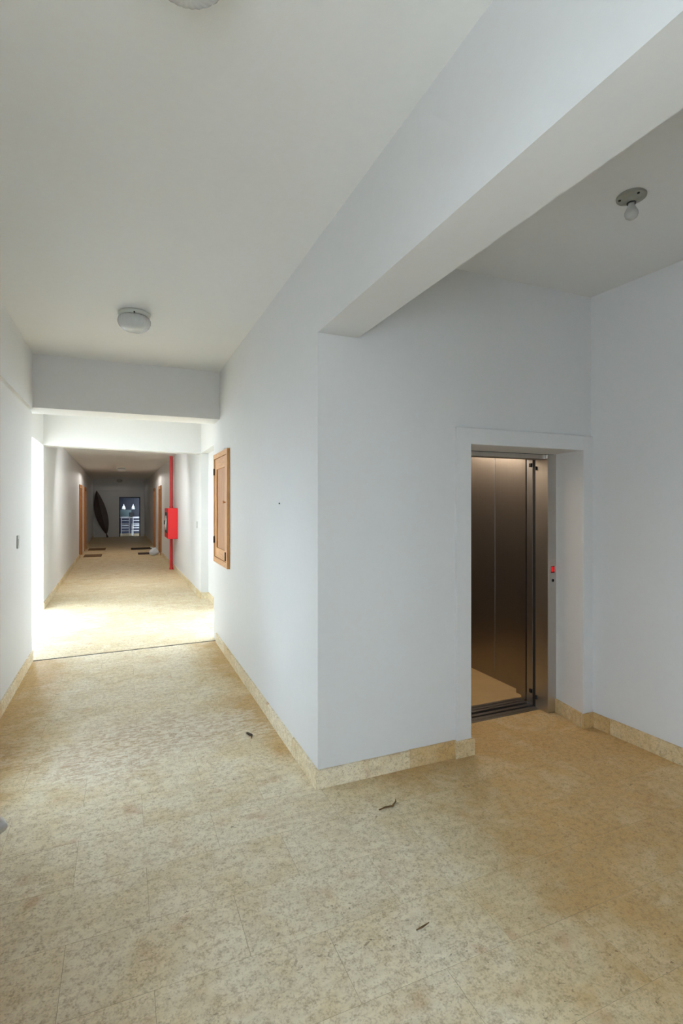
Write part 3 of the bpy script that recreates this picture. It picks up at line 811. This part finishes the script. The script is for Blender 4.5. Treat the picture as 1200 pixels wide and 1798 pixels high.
o = MB().box(-.12, .12, -.15, .15, 0, .26, bev=.02).build('kitchen_appliance', M['black']); o.location = (X(.66), ROOM0 + 3.1, .90); tag(o, 'small black appliance on the kitchen counter', 'appliance')
def pendant(x, y, label):
    r = empty('pendant_lamp', (x, y, 2.7)); tag(r, label, 'lamp', 'pendant lamps of the kitchen')
    MB().tube([(0, 0, 0), (0, 0, -1.12)], .006, 8).build('cord', M['black'], r, True)
    MB().tube([(0, 0, -1.08), (0, 0, -1.16)], .022, 12).build('socket', M['chrome'], r, True)
    b = MB(); b.lathe([(.02, -1.15), (.05, -1.19), (.085, -1.27), (.095, -1.33), (.08, -1.35)], 28); b.build('shade', M['glass'], r, True)
    b = MB(); b.lathe([(0, -1.15), (.02, -1.17), (.034, -1.22), (.034, -1.25), (.02, -1.28), (0, -1.30)], 24); b.build('bulb', M['pendant_lit'], r, True)
pendant(X(.26), ROOM0 + 1.5, 'lit pendant lamp on the left in the dark kitchen'); pendant(X(.72), ROOM0 + 1.5, 'lit pendant lamp on the right in the dark kitchen')
def ladder_chair():
    r = empty('bar_chair'); b_ = M['chair_white']
    def q(n, *a): MB().box(*a, bev=.004).build(n, b_, r)
    for s in (-1, 1):
        q('leg', s * .19 - .022, s * .19 + .022, -.22, -.176, 0, .98)            # back posts face the corridor
        q('leg', s * .19 - .022, s * .19 + .022, .176, .22, 0, .60)
    q('back_slat', -.168, .168, -.212, -.184, .90, .98); q('back_slat', -.168, .168, -.212, -.184, .76, .80)
    q('seat', -.22, .22, -.20, .24, .58, .62)
    q('seat_rail', -.168, .168, -.212, -.184, .50, .55)
    q('stretcher', -.168, .168, -.212, -.184, .38, .43); q('stretcher', -.168, .168, .184, .212, .22, .26)
    for s in (-1, 1): q('stretcher', s * .19 - .016, s * .19 + .016, -.176, .176, .30, .34)
    return r
ch = ladder_chair(); ch.location = (X(.33), ROOM0 + .75, 0); tag(ch, 'white ladder back bar chair on the left in the end doorway', 'chair', 'white bar chairs')
c2 = copy_tree(ch); c2.location = (X(.86), ROOM0 + .70, 0); c2.rotation_euler = (0, 0, .12); c2['label'] = 'white ladder back bar chair on the right in the end doorway'

# ------------------------------------------------------------------ litter on the floor, wall marks
def twig(name, pts, r, mat, label):
    c = Vector(pts[0]); o = MB().tube([Vector(p) - c for p in pts], r, 8).build(name, mat, None, True); o.location = c
    tag(o, label, 'twig' if 'leaf' not in name else 'leaf'); return o
twig('dry_twig', [(1.235, 2.395, .005), (1.275, 2.402, .006), (1.315, 2.398, .005), (1.35, 2.425, .006), (1.362, 2.448, .006)], [.003, .0045, .005, .004, .0015], M['twig'], 'bent brown twig lying on the floor in front of the corner')
twig('dry_twig', [(1.015, 1.664, .004), (1.045, 1.668, .0045), (1.078, 1.676, .004)], [.002, .0035, .0015], M['twig'], 'short straight twig on the open lobby floor')
twig('dry_leaf', [(.795, 3.57, .004), (.80, 3.545, .012), (.815, 3.53, .006), (.82, 3.50, .015), (.812, 3.47, .004)], [.002, .007, .009, .006, .002], M['dry_leaf'], 'curled dark dead leaf by the right skirting')
n_ = MB().tube([(0, 0, 0), (-.006, 0, 0)], .006, 10).build('wall_nail', M['iron'], None, True); n_.location = (XR, 3.486, 1.608); tag(n_, 'tiny dark nail head in the right corridor wall', 'nail')

# ------------------------------------------------------------------ outside ground seen by the daylight
struct(MB().box(-40, 40, -30, 60, -.5, -.14).build('ground', M['paving']), 'pale paved ground around the building')
